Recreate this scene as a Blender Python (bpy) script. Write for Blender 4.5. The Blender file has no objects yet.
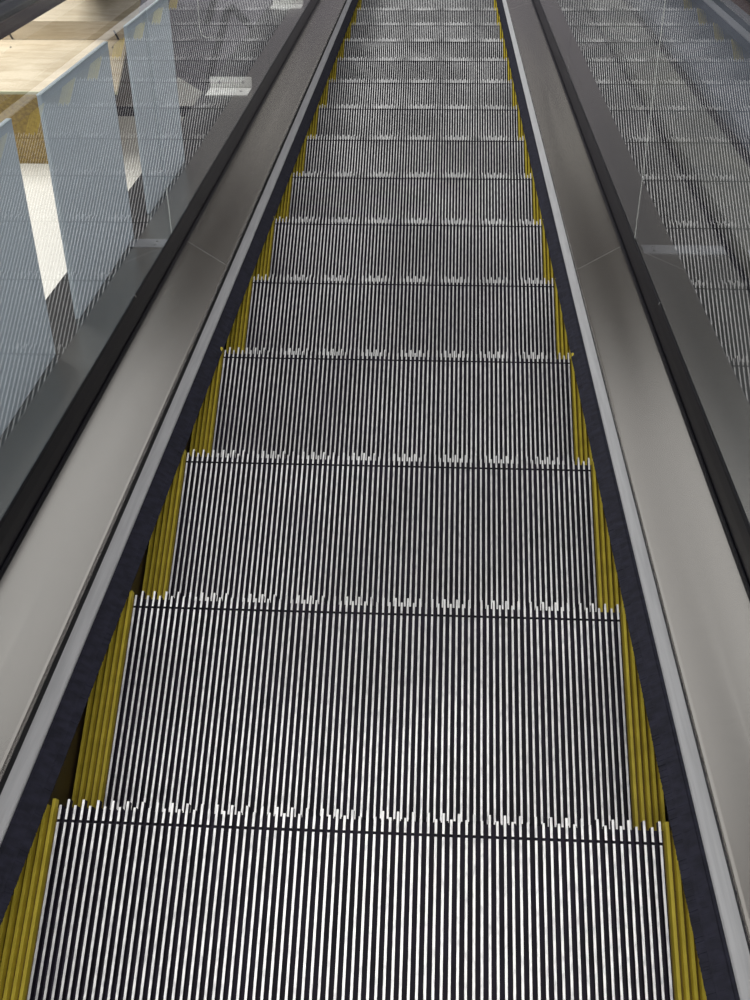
import bpy, bmesh, math, random
from mathutils import Vector, Matrix
random.seed(4)
C = bpy.context.scene.collection
CO, SI = math.cos(math.radians(30)), 0.5

# ------------------------------------------------------------------ helpers
def T(x, s, h):
    """escalator frame: x across, s down the slope, h above the line of the step noses"""
    return Vector((x, s*CO + h*SI, -s*SI + h*CO))

def new_obj(name, verts, faces, mats, fmat=None, parent=None, smooth=False):
    me = bpy.data.meshes.new(name)
    org, q = Vector(), parent
    while q is not None: org += Vector(q.location); q = q.parent
    me.from_pydata([tuple(Vector(v) - org) for v in verts], [], faces)
    for m in (mats if isinstance(mats, (list, tuple)) else [mats]):
        me.materials.append(m)
    if fmat:
        for p, i in zip(me.polygons, fmat): p.material_index = i
    bm = bmesh.new(); bm.from_mesh(me)
    bmesh.ops.recalc_face_normals(bm, faces=bm.faces)
    bm.to_mesh(me); bm.free()
    if smooth:
        for p in me.polygons: p.use_smooth = True
    o = bpy.data.objects.new(name, me); C.objects.link(o)
    if parent is not None: o.parent = parent
    return o

class MB:
    def __init__(s): s.v = []; s.f = []; s.m = []
    def add(s, vs, fs, mi=0):
        n = len(s.v); s.v += [tuple(q) for q in vs]
        s.f += [tuple(n+i for i in f) for f in fs]; s.m += [mi]*len(fs)
    def box(s, x0, x1, y0, y1, z0, z1, mi=0, top=None, X=None):
        vs = [(x0,y0,z0),(x1,y0,z0),(x1,y1,z0),(x0,y1,z0),(x0,y0,z1),(x1,y0,z1),(x1,y1,z1),(x0,y1,z1)]
        if X: vs = [X(*q) for q in vs]
        s.add(vs, [(0,3,2,1),(0,1,5,4),(1,2,6,5),(2,3,7,6),(3,0,4,7)], mi)
        s.add([], [], 0)
        n = len(s.v)-8
        s.f.append((n+4,n+5,n+6,n+7)); s.m.append(mi if top is None else top)
    def prism(s, prof, a, b, mi=0, P=None):
        """profile of (x, h) swept along the slope from s=a to s=b; P gives another mapping"""
        P = P or T
        k = len(prof)
        aa = a if callable(a) else (lambda x: a)
        bb = b if callable(b) else (lambda x: b)
        vs = [P(x, aa(x), h) for x, h in prof] + [P(x, bb(x), h) for x, h in prof]
        fs = [(i, (i+1) % k, k+(i+1) % k, k+i) for i in range(k)] + [tuple(range(k))[::-1], tuple(range(k, 2*k))]
        s.add(vs, fs, mi)
    def disc(s, c, ax, r, t, n=14, mi=0):
        ax = Vector(ax).normalized(); u = ax.orthogonal().normalized(); w = ax.cross(u)
        r0 = [Vector(c) + (u*math.cos(6.28318*i/n) + w*math.sin(6.28318*i/n))*r for i in range(n)]
        r1 = [q*1 + ax*t for q in r0]
        r1 = [Vector(c)+ax*t + (q-Vector(c)-ax*t)*.8 for q in r1]
        s.add(r0+r1, [(i, (i+1) % n, n+(i+1) % n, n+i) for i in range(n)] + [tuple(range(n))[::-1], tuple(range(n, 2*n))], mi)
    def build(s, name, mats, parent=None, smooth=False):
        return new_obj(name, s.v, s.f, mats, s.m, parent, smooth)

def thing(name, label, cat, loc, group=None):
    o = bpy.data.objects.new(name, None); C.objects.link(o)
    o.empty_display_size = .1
    o.location = loc; o['label'] = label; o['category'] = cat
    if group: o['group'] = group
    return o
def tag(o, label, cat, group=None):
    o['label'] = label; o['category'] = cat
    if group: o['group'] = group
    return o
def struct(o):
    o['kind'] = 'structure'; return o

def mat(name, col, rough=.5, metal=0., spec=.5, coat=0.):
    m = bpy.data.materials.new(name); m.use_nodes = True
    b = m.node_tree.nodes['Principled BSDF']
    b.inputs['Base Color'].default_value = (*col, 1)
    b.inputs['Roughness'].default_value = rough
    b.inputs['Metallic'].default_value = metal
    b.inputs['Specular IOR Level'].default_value = spec
    b.inputs['Coat Weight'].default_value = coat
    return m
def nodes(m): return m.node_tree.nodes, m.node_tree.links, m.node_tree.nodes['Principled BSDF']
def noise_mix(m, c1, c2, scale=(1,1,1), nscale=5., detail=4, lo=.35, hi=.65, coord='Object', sock='Base Color'):
    N, L, b = nodes(m)
    tc = N.new('ShaderNodeTexCoord'); mp = N.new('ShaderNodeMapping'); nz = N.new('ShaderNodeTexNoise'); cr = N.new('ShaderNodeValToRGB')
    mp.inputs['Scale'].default_value = scale
    nz.inputs['Scale'].default_value = nscale; nz.inputs['Detail'].default_value = detail
    cr.color_ramp.elements[0].position = lo; cr.color_ramp.elements[1].position = hi
    cr.color_ramp.elements[0].color = (*c1, 1); cr.color_ramp.elements[1].color = (*c2, 1)
    L.new(tc.outputs[coord], mp.inputs[0]); L.new(mp.outputs[0], nz.inputs['Vector'])
    L.new(nz.outputs['Fac'], cr.inputs[0]); L.new(cr.outputs[0], b.inputs[sock])
    return nz

# ------------------------------------------------------------------ materials
M = {}
M['cleat'] = mat('polished_cleat_aluminium', (.85,.85,.86), .42, .35)
noise_mix(M['cleat'], (.62,.62,.64), (.93,.93,.93), (1,.25,1), 260, 3, .35, .55)
N, L, b = nodes(M['cleat'])
ge = N.new('ShaderNodeNewGeometry'); dn = N.new('ShaderNodeTexNoise'); dn.inputs['Scale'].default_value = 3.2; dn.inputs['Detail'].default_value = 5
dr = N.new('ShaderNodeMapRange'); dr.inputs[1].default_value = .40; dr.inputs[2].default_value = .60; dr.inputs[3].default_value = .72; dr.inputs[4].default_value = 1.0
dm = N.new('ShaderNodeMix'); dm.data_type = 'RGBA'; dm.blend_type = 'MULTIPLY'; dm.inputs[0].default_value = 1
src = b.inputs['Base Color'].links[0].from_socket
L.new(ge.outputs['Position'], dn.inputs['Vector']); L.new(dn.outputs['Fac'], dr.inputs[0])
L.new(src, dm.inputs[6]); L.new(dr.outputs[0], dm.inputs[7]); L.new(dm.outputs[2], b.inputs['Base Color'])
M['groove'] = mat('dark_groove_paint', (.012,.010,.018), .65, 0, .25)
noise_mix(M['groove'], (.008,.006,.013), (.020,.015,.032), (1,1,1), 22, 4)
M['yellow'] = mat('yellow_edge_plastic', (.5,.36,.015), .5)
noise_mix(M['yellow'], (.52,.41,.035), (.66,.53,.05), (1,1,1), 35, 4)
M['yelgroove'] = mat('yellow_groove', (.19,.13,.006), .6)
M['skirt'] = mat('skirt_dark_coating', (.035,.022,.010), .45)
M['brush'] = mat('brush_bristle', (.012,.012,.022), .7, 0, .3)
noise_mix(M['brush'], (.009,.009,.018), (.019,.019,.036), (.3,1,1), 90, 2)
M['alu'] = mat('brush_holder_aluminium', (.62,.62,.64), .4, .25)
noise_mix(M['alu'], (.66,.66,.68), (.76,.76,.78), (30,1,1), 9, 3)
def steel(name, c, r0, r1):
    m = mat(name, c, .3, 1.)
    N, L, b = nodes(m)
    tc = N.new('ShaderNodeTexCoord')
    mp = N.new('ShaderNodeMapping'); mp.inputs['Scale'].default_value = (4, 300, 300)
    nz = N.new('ShaderNodeTexNoise'); nz.inputs['Scale'].default_value = 2.2; nz.inputs['Detail'].default_value = 5
    L.new(tc.outputs['Object'], mp.inputs[0]); L.new(mp.outputs[0], nz.inputs['Vector'])
    mr = N.new('ShaderNodeMapRange'); mr.inputs[1].default_value = .3; mr.inputs[2].default_value = .7
    mr.inputs[3].default_value = r0; mr.inputs[4].default_value = r1
    L.new(nz.outputs['Fac'], mr.inputs[0]); L.new(mr.outputs[0], b.inputs['Roughness'])
    b.inputs['Anisotropic'].default_value = .4
    return m
M['steel'] = steel('brushed_steel', (.64,.60,.55), .19, .25)
M['steel_out'] = steel('outer_deck_steel', (.26,.26,.25), .28, .31)
M['seam'] = mat('bright_seam', (.42,.41,.39), .35, .6)
M['gedge'] = mat('glass_edge_glint', (.9,.92,.88), .2)
M['gasket'] = mat('black_gasket_rubber', (.005,.005,.008), .30, 0, .25)
M['rail'] = mat('handrail_rubber', (.012,.012,.012), .35)
M['bracket'] = mat('white_bracket_enamel', (.88,.88,.85), .45)
M['screw'] = mat('screw_zinc', (.45,.45,.45), .3, 1.)
M['plate'] = mat('joint_plate_zinc', (.42,.43,.46), .4, .5)
M['clad'] = mat('cladding_paint', (.10,.10,.10), .5)
M['void'] = mat('shade_black', (.004,.004,.006), .8)
M['blue'] = mat('pale_blue_panel', (.33,.44,.52), .35)
noise_mix(M['blue'], (.68,.78,.82), (.73,.83,.87), (1,1,1), 2.5, 2)
N, L, b = nodes(M['blue'])
tl = N.new('ShaderNodeBsdfTranslucent'); tl.inputs[0].default_value = (.84,.88,.94,1); mx = N.new('ShaderNodeMixShader'); mx.inputs[0].default_value = .5
o_ = N['Material Output']; L.new(b.outputs[0], mx.inputs[1]); L.new(tl.outputs[0], mx.inputs[2]); L.new(mx.outputs[0], o_.inputs[0])
M['edge'] = mat('panel_light_edge', (.70,.80,.84), .3)
M['cover'] = mat('olive_grey_cover', (.055,.056,.050), .42)
noise_mix(M['cover'], (.12,.13,.135), (.22,.22,.19), (1,1,1), 2.6, 3)
M['cover2'] = mat('blue_grey_cover', (.06,.066,.078), .42)
noise_mix(M['cover2'], (.13,.15,.19), (.18,.20,.25), (1,1,1), 3, 3)
M['navy'] = mat('dark_navy_channel', (.006,.006,.018), .5)
M['maroon'] = mat('maroon_trim', (.055,.018,.018), .35)
M['black'] = mat('black_casing', (.010,.009,.011), .35)
M['floor'] = mat('dark_floor', (.07,.07,.08), .45)
noise_mix(M['floor'], (.15,.14,.165), (.20,.19,.22), (1,1,1), 1.3, 5)
M['white'] = mat('white_terrazzo', (.74,.72,.66), .5)
nz = noise_mix(M['white'], (.62,.60,.55), (.78,.76,.70), (1,1,1), 60, 6, .25, .42)
M['brown'] = mat('brown_grey_floor', (.20,.17,.15), .6)
M['gold'] = mat('ochre_panel', (.33,.22,.04), .5)
noise_mix(M['gold'], (.20,.12,.02), (.42,.29,.06), (1,1,1), 40, 6, .3, .7)
M['wall'] = mat('brown_wall', (.055,.042,.034), .6)
M['ceil'] = mat('ceiling_paint', (.42,.42,.42), .8)
M['brace'] = mat('dark_brace_paint', (.014,.014,.022), .5)

def plywood():
    m = mat('birch_plywood', (.55,.43,.27), .5)
    N, L, b = nodes(m)
    tc = N.new('ShaderNodeTexCoord'); mp = N.new('ShaderNodeMapping'); mp.inputs['Scale'].default_value = (.7, 7, 7)
    nz = N.new('ShaderNodeTexNoise'); nz.inputs['Scale'].default_value = 3; nz.inputs['Detail'].default_value = 6; nz.inputs['Distortion'].default_value = 1.2
    cr = N.new('ShaderNodeValToRGB')
    cr.color_ramp.elements[0].position = .3; cr.color_ramp.elements[0].color = (.56,.46,.32,1)
    cr.color_ramp.elements[1].position = .62; cr.color_ramp.elements[1].color = (.74,.64,.48,1)
    L.new(tc.outputs['Object'], mp.inputs[0]); L.new(mp.outputs[0], nz.inputs['Vector'])
    L.new(nz.outputs['Fac'], cr.inputs[0]); L.new(cr.outputs[0], b.inputs['Base Color'])
    return m
M['ply'] = plywood()
M['plyedge'] = mat('plywood_edge', (.50,.50,.33), .6)

def glass():
    m = bpy.data.materials.new('balustrade_glass'); m.use_nodes = True
    N, L = m.node_tree.nodes, m.node_tree.links
    N.clear()
    out = N.new('ShaderNodeOutputMaterial'); mix = N.new('ShaderNodeMixShader')
    tr = N.new('ShaderNodeBsdfTransparent'); tr.inputs[0].default_value = (.95,.96,.96,1)
    gl = N.new('ShaderNodeBsdfGlossy'); gl.inputs['Roughness'].default_value = 0.0; gl.inputs[0].default_value = (1,1,1,1)
    geo = N.new('ShaderNodeNewGeometry')
    dot = N.new('ShaderNodeVectorMath'); dot.operation = 'DOT_PRODUCT'
    L.new(geo.outputs['Incoming'], dot.inputs[0]); L.new(geo.outputs['Normal'], dot.inputs[1])
    def math_(op, a, b=None):
        n = N.new('ShaderNodeMath'); n.operation = op
        for i, v in enumerate((a, b)):
            if v is None: continue
            if isinstance(v, (int, float)): n.inputs[i].default_value = v
            else: L.new(v, n.inputs[i])
        return n.outputs[0]
    c = math_('ABSOLUTE', dot.outputs['Value'])
    q = math_('POWER', math_('SUBTRACT', 1.0, c), 5.0)
    F = math_('ADD', math_('MULTIPLY', q, .957), .043)
    R = math_('DIVIDE', math_('MULTIPLY', F, 2.0), math_('ADD', F, 1.0))   # both faces of the sheet
    front = math_('SUBTRACT', 1.0, geo.outputs['Backfacing'])
    L.new(math_('MULTIPLY', R, front), mix.inputs[0])
    L.new(tr.outputs[0], mix.inputs[1]); L.new(gl.outputs[0], mix.inputs[2]); L.new(mix.outputs[0], out.inputs[0])
    return m
M['glass'] = glass()

# ------------------------------------------------------------------ escalator steps
PITCH = .009
CL = .00145          # half width of a cleat top
def make_step():
    root = thing('escalator_step', '', 'step', (0,0,0), 'escalator steps')
    D0 = -.318
    # tread: dark slab with 80 bright cleats, a cross groove just behind the nose, long and short nose teeth by turns
    t = MB()
    t.box(-.3600, .3600, D0, .0165, -.026, -.0105, 0)
    for i in range(80):
        x = -.3555 + i*PITCH
        for y0, y1 in ((D0-.002*(i % 2), -.0017), (.0017, .0255 if i % 2 else .0185)):
            z0, w0, w1 = -.011, CL+.0003, CL
            vs = [(x-w0,y0,z0),(x+w0,y0,z0),(x+w0,y1,z0),(x-w0,y1,z0),(x-w1,y0,0),(x+w1,y0,0),(x+w1,y1,0),(x-w1,y1,0)]
            t.add(vs, [(0,1,5,4),(1,2,6,5),(2,3,7,6),(3,0,4,7)], 0)
            t.add(vs, [(4,5,6,7)], 1)
    t.build('tread', [M['groove'], M['cleat']], root)
    # yellow side inserts, five ridges each
    for sg in (-1, 1):
        y = MB()
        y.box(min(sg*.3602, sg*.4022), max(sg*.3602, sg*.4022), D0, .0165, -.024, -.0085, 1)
        for i in range(5):
            x = sg*(.3555 + (i+1)*PITCH)
            y1 = .0255 if i % 2 == 0 else .0185
            w0, w1 = .0030, .0019
            vs = [(x-w0,D0,-.009),(x+w0,D0,-.009),(x+w0,y1,-.009),(x-w0,y1,-.009),(x-w1,D0,0),(x+w1,D0,0),(x+w1,y1,0),(x-w1,y1,0)]
            y.add(vs, [(0,1,5,4),(1,2,6,5),(2,3,7,6),(3,0,4,7)], 0); y.add(vs, [(4,5,6,7)], 0)
        e = y.build('yellow_edge', [M['yellow'], M['yelgroove']], root)
        e['label'] = 'ridged yellow edge insert'
    # riser: a curved ribbed front hanging from the nose
    r = MB()
    n = 8
    curve = [(.0165 - .055*(j/n)**1.6, -.027 - .155*j/n) for j in range(n+1)]
    for j in range(n):
        (ya, za), (yb, zb) = curve[j], curve[j+1]
        P = lambda x, y, z: (x, y, z)
        r.add([(-.4,ya,za),(.4,ya,za),(.4,yb,zb),(-.4,yb,zb),(-.4,ya-.01,za),(.4,ya-.01,za),(.4,yb-.01,zb),(-.4,yb-.01,zb)],
              [(0,1,2,3),(7,6,5,4),(0,3,7,4),(1,5,6,2)], 0)
    for i in range(89):
        x = -.396 + i*PITCH
        for j in range(n):
            (ya, za), (yb, zb) = curve[j], curve[j+1]
            d = .005
            vs = [(x-.002,ya,za),(x+.002,ya,za),(x+.002,yb,zb),(x-.002,yb,zb),(x-.0014,ya+d,za),(x+.0014,ya+d,za),(x+.0014,yb+d,zb),(x-.0014,yb+d,zb)]
            r.add(vs, [(4,5,6,7),(0,3,7,4),(1,5,6,2)], 0)
    r.build('riser', M['groove'], root)
    return root

DY = [.0053,-.0028,-.0046,-.0045,-.0023,.0008,.0042,.0036,.0042,.0022,.001,-.0004,-.0031,-.0035,-.004,-.004]
DZ = [-.0209,-.0045,.0044,.0148,.0086,.0072,.0034,.0029,.0015,.0009,-.0018,-.0029,-.006,-.0075,-.008,-.008]
ORD = ['first','second','third','fourth','fifth','sixth','seventh','eighth','ninth','tenth','eleventh','twelfth','thirteenth','fourteenth','fifteenth','sixteenth']
proto = make_step()
def copy_tree(o, parent=None):
    c = o.copy(); C.objects.link(c)
    if parent is not None: c.parent = parent
    for ch in o.children: copy_tree(ch, c)
    return c
for k in range(15):
    o = proto if k == 0 else copy_tree(proto)
    o.location = (0, k*.4036*CO + DY[k], -k*.4036*SI + DZ[k])
    if k == 0:
        o['label'] = 'nearest black escalator step, widest of all, with bright ribs and yellow edges'
    else:
        o['label'] = 'black ribbed escalator step with yellow edges, %s step below the nearest one' % ORD[k-1]

# ------------------------------------------------------------------ balustrades on both sides
S0, S1 = -1.5, 7.2
G = .509
def balustrade(sg, label):
    B = thing('escalator_balustrade', label, 'balustrade', T(sg*.6, S0, -.9), 'escalator balustrades')
    def P(prof): return [(sg*x, h) for x, h in prof]
    # skirt panel beside the steps
    m = MB(); m.prism(P([(.4065,.058),(.4085,.058),(.4085,-.33),(.4065,-.33)]), S0, S1); m.build('skirt_panel', M['skirt'], B)
    # brush holder and bristles
    m = MB(); m.prism(P([(.4064,.0605),(.4005,.0605),(.3885,.042),(.3875,.0385),(.3885,.034),(.4064,.034)]), S0, S1)
    hold = m.build('brush_holder', M['alu'], B); hold['label'] = 'aluminium brush holder strip'
    m = MB()
    m.prism(P([(.3895,.0338),(.3700,.0240),(.3700,.0205),(.4000,.0300),(.4000,.0338)]), S0, S1)
    s = S0
    while s < S1-.01:
        tip = .3618 + random.uniform(-.0004,.0004); ht = .0168 + random.uniform(-.0004,.0004)
        w = .0028; ds = random.uniform(-.0004,.0004)
        a = [T(sg*.384, s-w/2, .0330), T(sg*.384, s+w/2, .0330), T(sg*.384, s+w/2, .0300), T(sg*.384, s-w/2, .0300)]
        b = [T(sg*tip, s+ds-w/2, ht+.001), T(sg*tip, s+ds+w/2, ht+.001), T(sg*tip, s+ds+w/2, ht-.0005), T(sg*tip, s+ds-w/2, ht-.0005)]
        m.add(a+b, [(0,1,5,4),(1,2,6,5),(2,3,7,6),(3,0,4,7),(4,5,6,7)])
        s += .0026
    br = m.build('bristles', M['brush'], hold.parent if False else B)
    br['label'] = 'dark navy skirt brush bristles'
    m = MB(); m.prism(P([(.3930,.0948),(.4060,.0960),(.4060,.0608),(.4000,.0608)]), S0, S1)
    g = m.build('shade_strip', M['void'], B); g['label'] = 'black strip standing in for shade under the deck edge'  # shade on the deck's folded edge, built as a black strip
    # inner deck: brushed steel panels meeting in slanted joints
    prof = [(.3935,.1050),(.4970,.1190),(.4970,.1090),(.3895,.0950),(.3892,.1010),(.3902,.1038)]
    def joint(s_in):
        return lambda x: s_in + (abs(x)-.39)/(.497-.39)*.105
    cuts = [S0, joint(1.470), joint(4.62), S1]
    for i in range(3):
        a, b = cuts[i], cuts[i+1]
        aa = (lambda x, f=a: f(x)+.0012) if callable(a) else a
        m = MB(); m.prism(P(prof), aa, b); m.build('deck_panel', M['steel'], B)
    for f in (cuts[1], cuts[2]):
        m = MB(); m.prism(P([(.3935,.1052),(.4968,.1192),(.4968,.1150),(.3935,.1010)]), f, lambda x, f=f: f(x)+.0018)
        m.build('deck_seam_highlight', M['seam'], B)  # highlight on the joint's bevelled edge, put into a paler strip
    # gasket that holds the glass
    m = MB()
    m.prism(P([(.4972,.075),(.4972,.1200),(.4985,.1250),(.5000,.1265),(.5015,.1250),(.5022,.1270),(.5040,.1500),(.5060,.1680),(.5075,.1730),(.5087,.1730),(.5087,.075)]), S0, S1)
    m.prism(P([(.5194,.075),(.5194,.1230),(.5300,.1220),(.5420,.1110),(.5420,.075)]), S0, S1)
    m.build('glass_gasket', M['gasket'], B)
    m = MB(); m.prism(P([(.5065,.1680),(.5086,.1732),(.5078,.1740),(.5058,.1690)]), 1.135, 1.139); m.build('gasket_joint', M['seam'], B)
    # glass panes
    for a, b in ((S0, 1.4890), (1.4914, 3.119), (3.121, 4.699), (4.701, S1)):
        m = MB(); m.prism(P([(G,.078),(G+.010,.078),(G+.010,.92),(G,.92)]), a, b); m.build('glass_pane', M['glass'], B)
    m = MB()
    top = .92 if sg > 0 else .272  # the glint stops lower on one side
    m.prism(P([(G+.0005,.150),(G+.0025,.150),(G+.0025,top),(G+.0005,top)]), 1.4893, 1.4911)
    m.build('glass_joint_glint', M['gedge'], B)  # glint along the pane edge, put into a whitish strip
    # handrail above the glass
    m = MB()
    m.prism(P([(.490,.925),(.490,.945),(.497,.958),(.514,.962),(.531,.958),(.538,.945),(.538,.925),(.525,.921),(.503,.921)]), S0, S1)
    m.build('handrail', M['rail'], B)
    # outer deck and outer cladding
    m = MB()
    m.prism(P([(.5422,.1100),(.7330,.1100),(.7360,.1070),(.7360,-.70),(.7330,-.70),(.7330,.1000),(.5422,.1000)]), S0, S1)
    m.build('outer_deck', M['steel_out'], B)
    # flat joint plate across the outer deck, with pairs of screws
    m = MB(); m.prism(P([(.5480,.1103),(.7320,.1103),(.7320,.1130),(.5480,.1130)]), 1.555, 1.605); pl = m.build('joint_plate', M['plate'], B)
    for x in (.573, .674):
        for s in (1.568, 1.592):
            m = MB(); m.disc(T(sg*x, s, .1130), T(0,0,1)-T(0,0,0), .0032, .0018)
            m.build('screw', M['screw'], pl)
    # the tray that blocks light from below is added after both sides
    return B
left = balustrade(-1, 'glass and brushed steel balustrade with pale blue panels and plywood beyond it')
right = balustrade(1, 'glass and brushed steel balustrade beside the olive and blue-grey cover panels')

m = MB(); m.prism([(-.735,-.71),(.735,-.71),(.735,-.73),(-.735,-.73)], S0, S1)  # unseen tray, added to keep light from entering below the steps
tag(m.build('light_block_tray', M['void']), 'unseen black tray added below the steps to block light from underneath', 'tray')
# white angle brackets on the deck behind the glass
for i, (s, lb) in enumerate(((3.075, 'white angle bracket with screws behind the glass, nearer one to the viewer'),
                 (4.700, 'white angle bracket with screws behind the glass, one farther down the slope'))):
    R = thing('angle_bracket', lb, 'bracket', T(-.645, s, .1102), 'white angle brackets')
    m = MB()
    m.prism([(-.572,.1102),(-.716,.1102),(-.716,.1480),(-.572,.1480)], s, s+.006); m.build('upright_flange', M['bracket'], R)
    m = MB(); m.prism([(-.572,.1102),(-.716,.1102),(-.716,.1140),(-.572,.1140)], s-.105, s-.006); m.build('flange_reflection', M['bracket'], R)  # stands in for the upright flange's reflection in the deck
    for x in (-.602, -.684):
        m = MB(); m.disc(T(x, s, .131), T(0,-1,0)-T(0,0,0), .0055, .002); m.build('screw', M['screw'], R)
        m = MB(); m.disc(T(x, s-.055, .114), T(0,0,1)-T(0,0,0), .0055, .002); m.build('screw', M['screw'], R)  # screw repeated in the built reflection

# pale blue panels standing on the outer deck
for i, (a, b, lb) in enumerate(((.530, 1.000, 'pale blue upright panel behind the glass, nearest to the viewer of three'),
                    (1.160, 1.622, 'pale blue upright panel behind the glass, in the middle of three'),
                    (1.790, 2.225, 'pale blue upright panel behind the glass, farthest down the slope of three'))):
    R = thing('frosted_panel', lb, 'panel', T(-.639, (a+b)/2, .1105), 'pale blue panels')
    m = MB(); m.prism([(-.635,.1105),(-.643,.1105),(-.643,.543),(-.635,.543)], a, b); m.build('sheet', M['blue'], R)
    m = MB(); m.prism([(-.6345,.543),(-.6435,.543),(-.6435,.5455),(-.6345,.5455)], a, b)
    m.build('top_edge', M['edge'], R)

# ------------------------------------------------------------------ beyond the glass on the far side: cover panels and channels
def long_piece(name, prof, a, b, m_, label, cat):
    m = MB(); m.prism(prof, a, b); o = m.build(name, m_); return tag(o, label, cat)
long_piece('cable_channel', [(.7365,.06),(.7850,.06),(.7850,.03),(.7365,.03)], S0, S1, M['navy'], 'narrow dark navy channel running between outer deck and olive cover', 'channel')
long_piece('cover_panel', [(.7855,.10),(.940,.10),(.940,.03),(.7855,.03)], S0, S1, M['cover'], 'olive grey sloping cover panel between two dark channels', 'cover panel')
long_piece('cable_channel', [(.9405,.06),(1.010,.06),(1.010,.03),(.9405,.03)], S0, S1, M['navy'], 'wider dark navy channel running between olive cover and blue-grey cover', 'channel')
long_piece('cover_panel', [(1.0105,.10),(1.452,.10),(1.452,.03),(1.0105,.03)], S0, S1, M['cover2'], 'broad blue-grey sloping cover panel beside the maroon casing', 'cover panel')
m = MB(); m.prism([(.7900,.1003),(.9300,.1003),(.9300,.1030),(.7900,.1030)], 1.555, 1.605)
pl = tag(m.build('joint_plate', M['plate']), 'flat zinc joint plate screwed across the olive cover panel', 'plate')
for x in (.806, .905):
    for q in (1.568, 1.592):
        m = MB(); m.disc(T(x, q, .1030), T(0,0,1)-T(0,0,0), .0032, .0018); m.build('screw', M['screw'], pl)
def casing(sg, x0, label):
    R = thing('escalator_casing', label, 'casing', T(sg*(x0+.2), S0, 0), 'dark casings beside the escalator')
    m = MB(); m.prism([(sg*x0,.13),(sg*(x0+.012),.13),(sg*(x0+.012),.07),(sg*x0,.07)], S0, S1); m.build('edge_strip', M['maroon'], R)
    m = MB(); m.prism([(sg*(x0+.0125),.15),(sg*(x0+.07),.17),(sg*(x0+.12),.15),(sg*(x0+.12),.07),(sg*(x0+.0125),.07)], S0, S1); m.build('guard_rail', M['black'], R)
    m = MB(); m.prism([(sg*(x0+.1205),.09),(sg*(x0+.42),.09),(sg*(x0+.42),.07),(sg*(x0+.1205),.07)], S0, S1); m.build('side_deck', M['steel_out'], R)
    m = MB(); m.prism([(sg*(x0+.25),.0905),(sg*(x0+.256),.0905),(sg*(x0+.256),.14),(sg*(x0+.25),.14)], S0, S1); m.build('side_strip', M['black'], R)
casing(1, 1.462, 'black casing with maroon edge beyond the blue-grey cover panel')
casing(-1, 1.822, 'black casing with maroon edge crossing above the plywood bench')

# ------------------------------------------------------------------ lower floor
ZF = -4.14
m = MB(); m.box(-30, 30, -10, 45, ZF-.1, ZF); struct(m.build('floor', M['floor']))
m = MB(); m.box(-6, -1.2, 1.0, 5.33, ZF, ZF+.004); struct(m.build('floor.001', M['white']))
m = MB(); m.box(-6, -1.2, 5.335, 5.42, ZF, ZF+.006); struct(m.build('trim_1', M['navy']))
m = MB(); m.box(-6, -1.78, 5.425, 5.90, ZF, ZF+.004); struct(m.build('floor.002', M['brown']))
v = [(-1.76,5.43),(-1.58,5.43),(-1.55,5.56),(-1.74,5.70)]
m = MB(); m.add([(x,y,ZF) for x,y in v]+[(x,y,ZF+.005) for x,y in v], [(0,1,2,3),(4,5,6,7),(0,1,5,4),(1,2,6,5),(2,3,7,6),(3,0,4,7)])
struct(m.build('floor.003', M['white']))

m = MB(); m.box(-1.0, 9, 12.5, 17.0, ZF, ZF+.004); struct(m.build('floor_reflector', M['white']))  # unseen pale patch, added for a bright reflection in the steel deck
m = MB(); m.box(-30, 30, 20, 20.3, ZF, -.7); struct(m.build('wall_blocker', M['wall']))  # unseen low wall, added as the dark band the decks reflect
# plywood bench
B = thing('plywood_bench', 'pale plywood bench with stepped back standing over an ochre panel', 'bench', (-2.9, 5.2, ZF))
m = MB(); m.box(-4.2, -1.885, 4.885, 5.328, -3.52, -3.50); m.build('seat_board', [M['ply']], B)
m = MB(); m.box(-4.2, -1.885, 4.878, 4.8845, -3.52, -3.50); e = m.build('seat_edge', [M['plyedge']], B)
m = MB(); m.box(-4.2, -1.86, 5.33, 5.345, -3.52, -3.382); back = m.build('back_board', [M['ply']], B)
for x in (-2.63, -1.955):
    m = MB(); vs = [(x-.005,5.3295,-3.43),(x+.006,5.3295,-3.43),(x+.018,5.3295,-3.497),(x+.007,5.3295,-3.497)]
    m.add(vs+[(a,b-.003,c) for a,b,c in vs], [(0,1,2,3),(4,5,6,7),(0,1,5,4),(1,2,6,5),(2,3,7,6),(3,0,4,7)])
    m.build('slot', M['black'], back)
m = MB(); m.box(-4.2, -1.80, 5.33, 6.05, -3.381, -3.362); m.build('top_board', [M['ply']], B)
for x in (-2.62, -1.97):
    m = MB(); m.disc((x, 5.262, -3.50), (0,0,1), .007, .002); m.build('screw', M['screw'], B)
m = MB(); m.box(-4.2, -1.95, 5.60, 5.62, ZF, -3.525); m.build('rear_support', [M['brown']], B)
m = MB(); m.box(-2.76, -2.20, 4.90, 5.20, ZF+.005, -3.525); o = m.build('front_panel', [M['gold']], B); o['label'] = 'ochre yellow front panel'

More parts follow.
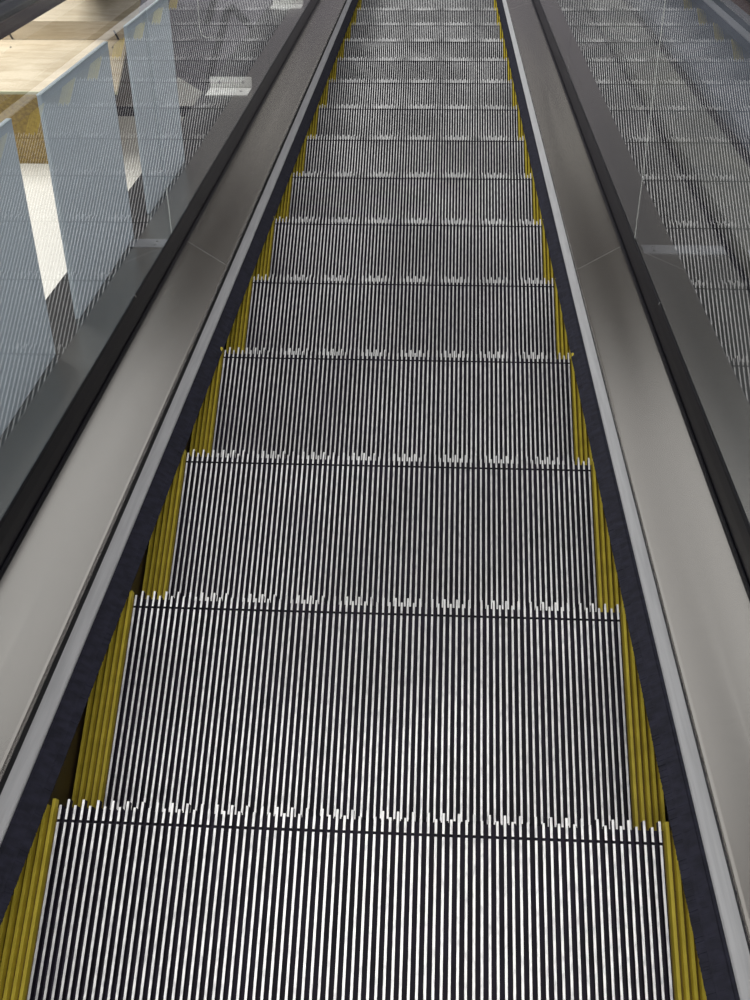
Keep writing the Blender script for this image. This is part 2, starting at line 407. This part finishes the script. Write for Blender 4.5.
# dark braces and a white cable on the floor beyond the bench
def bar(name, p, q, w, t, m_, label, cat, group=None):
    p, q = Vector(p), Vector(q); d = (q-p).normalized(); n = Vector((-d.y, d.x, 0))*w/2; up = Vector((0,0,t))
    v = [p-n, p+n, q+n, q-n]
    o = new_obj(name, [*v, *[a+up for a in v]], [(0,1,2,3),(4,5,6,7),(0,1,5,4),(1,2,6,5),(2,3,7,6),(3,0,4,7)], m_)
    return tag(o, label, cat, group)
k_ = 1.026
def fl(x, y): return (.0787+(x-.0787)*k_, -.209+(y+.209)*k_, ZF+.001)
bar('steel_brace', fl(-1.55,6.06), fl(-1.50,6.6), .035, .03, M['brace'], 'short dark brace on the lower floor, closest to the white cable', 'brace', 'dark floor braces')
bar('steel_brace', fl(-1.48,5.50), fl(-1.42,6.20), .035, .03, M['brace'], 'long dark brace on the lower floor running towards the white bracket', 'brace', 'dark floor braces')
bar('steel_brace', fl(-1.40,6.22), fl(-1.22,6.00), .035, .03, M['brace'], 'slanting dark brace on the lower floor behind the long one', 'brace', 'dark floor braces')
cu = bpy.data.curves.new('cable', 'CURVE'); cu.dimensions = '3D'; cu.bevel_depth = .004; cu.bevel_resolution = 3
sp = cu.splines.new('POLY'); pts = [fl(-1.66,6.6), fl(-1.645,6.3), fl(-1.60,6.02), fl(-1.575,5.95), fl(-1.54,5.925), fl(-1.50,5.93)]
sp.points.add(len(pts)-1)
for p_, q in zip(sp.points, pts): p_.co = (q[0], q[1], q[2]+.004, 1)
tmp = bpy.data.objects.new('cable_path', cu); C.objects.link(tmp)
me = bpy.data.meshes.new_from_object(tmp.evaluated_get(bpy.context.evaluated_depsgraph_get())); bpy.data.objects.remove(tmp)
me.materials.clear(); me.materials.append(M['bracket'])
co = bpy.data.objects.new('cable', me); C.objects.link(co)
tag(co, 'thin white cable curling on the dark lower floor', 'cable')

# ------------------------------------------------------------------ light
w = bpy.data.worlds.new('mall_light'); bpy.context.scene.world = w; w.use_nodes = True
w.node_tree.nodes['Background'].inputs[0].default_value = (.96,.98,1.0,1)
w.node_tree.nodes['Background'].inputs[1].default_value = .60
def area(name, loc, size, power, col=(1,.98,.95), rot=(0,0,0)):
    l = bpy.data.lights.new(name, 'AREA'); l.shape = 'RECTANGLE'; l.size, l.size_y = size; l.energy = power; l.color = col
    o = bpy.data.objects.new(name, l); C.objects.link(o); o.location = loc; o.rotation_euler = rot; return o
ZC = 4.3
m = MB(); m.box(-14, 14, -12, 9.5, ZC, ZC+.2); struct(m.build('ceiling', M['ceil']))  # unseen ceiling, its far edge placed for the deck and tread reflections
area('overhead_lamp', (0, -6, ZC-.02), (4, 1), 120)
for i, (x, y) in enumerate(((-2.2,-1.2),(2.2,-1.2),(-2.2,2.4),(2.2,2.4),(-2.2,6),(2.2,6))):
    area('overhead_lamp', (x, y, ZC-.02), (2.4, .6), 38 if y < 5 else 22)
area('overhead_lamp', (0, .3, ZC-.02), (2.0, 1.6), 60)
area('overhead_lamp', (-4.2, 5.0, 1.2), (2.4, 2.4), 470, (1,.98,.95))  # unseen lower-level lamp, added below the ceiling to brighten bench and white floor

# ------------------------------------------------------------------ camera
f = Vector((-0.05053627,0.44074076,-0.89621073)); r = Vector((0.99844382,0.04348251,-0.03491714)); u = Vector((-0.02358008,0.89658065,0.44225233))
cam = bpy.data.cameras.new('camera'); cam.sensor_fit = 'VERTICAL'; cam.sensor_height = 24; cam.sensor_width = 18
cam.lens = 1090.509*24/1000; cam.clip_start = .02
oc = bpy.data.objects.new('camera', cam); C.objects.link(oc)
oc.matrix_world = Matrix(((r.x,u.x,-f.x,.0787130),(r.y,u.y,-f.y,-.2089329),(r.z,u.z,-f.z,1.3013226),(0,0,0,1)))
sc = bpy.context.scene; sc.camera = oc
sc.view_settings.view_transform = 'Standard'; sc.view_settings.look = 'None'
sc.view_settings.exposure = 0; sc.view_settings.gamma = 1; sc.view_settings.use_curve_mapping = False
sc.cycles.max_bounces = 10; sc.cycles.transparent_max_bounces = 16
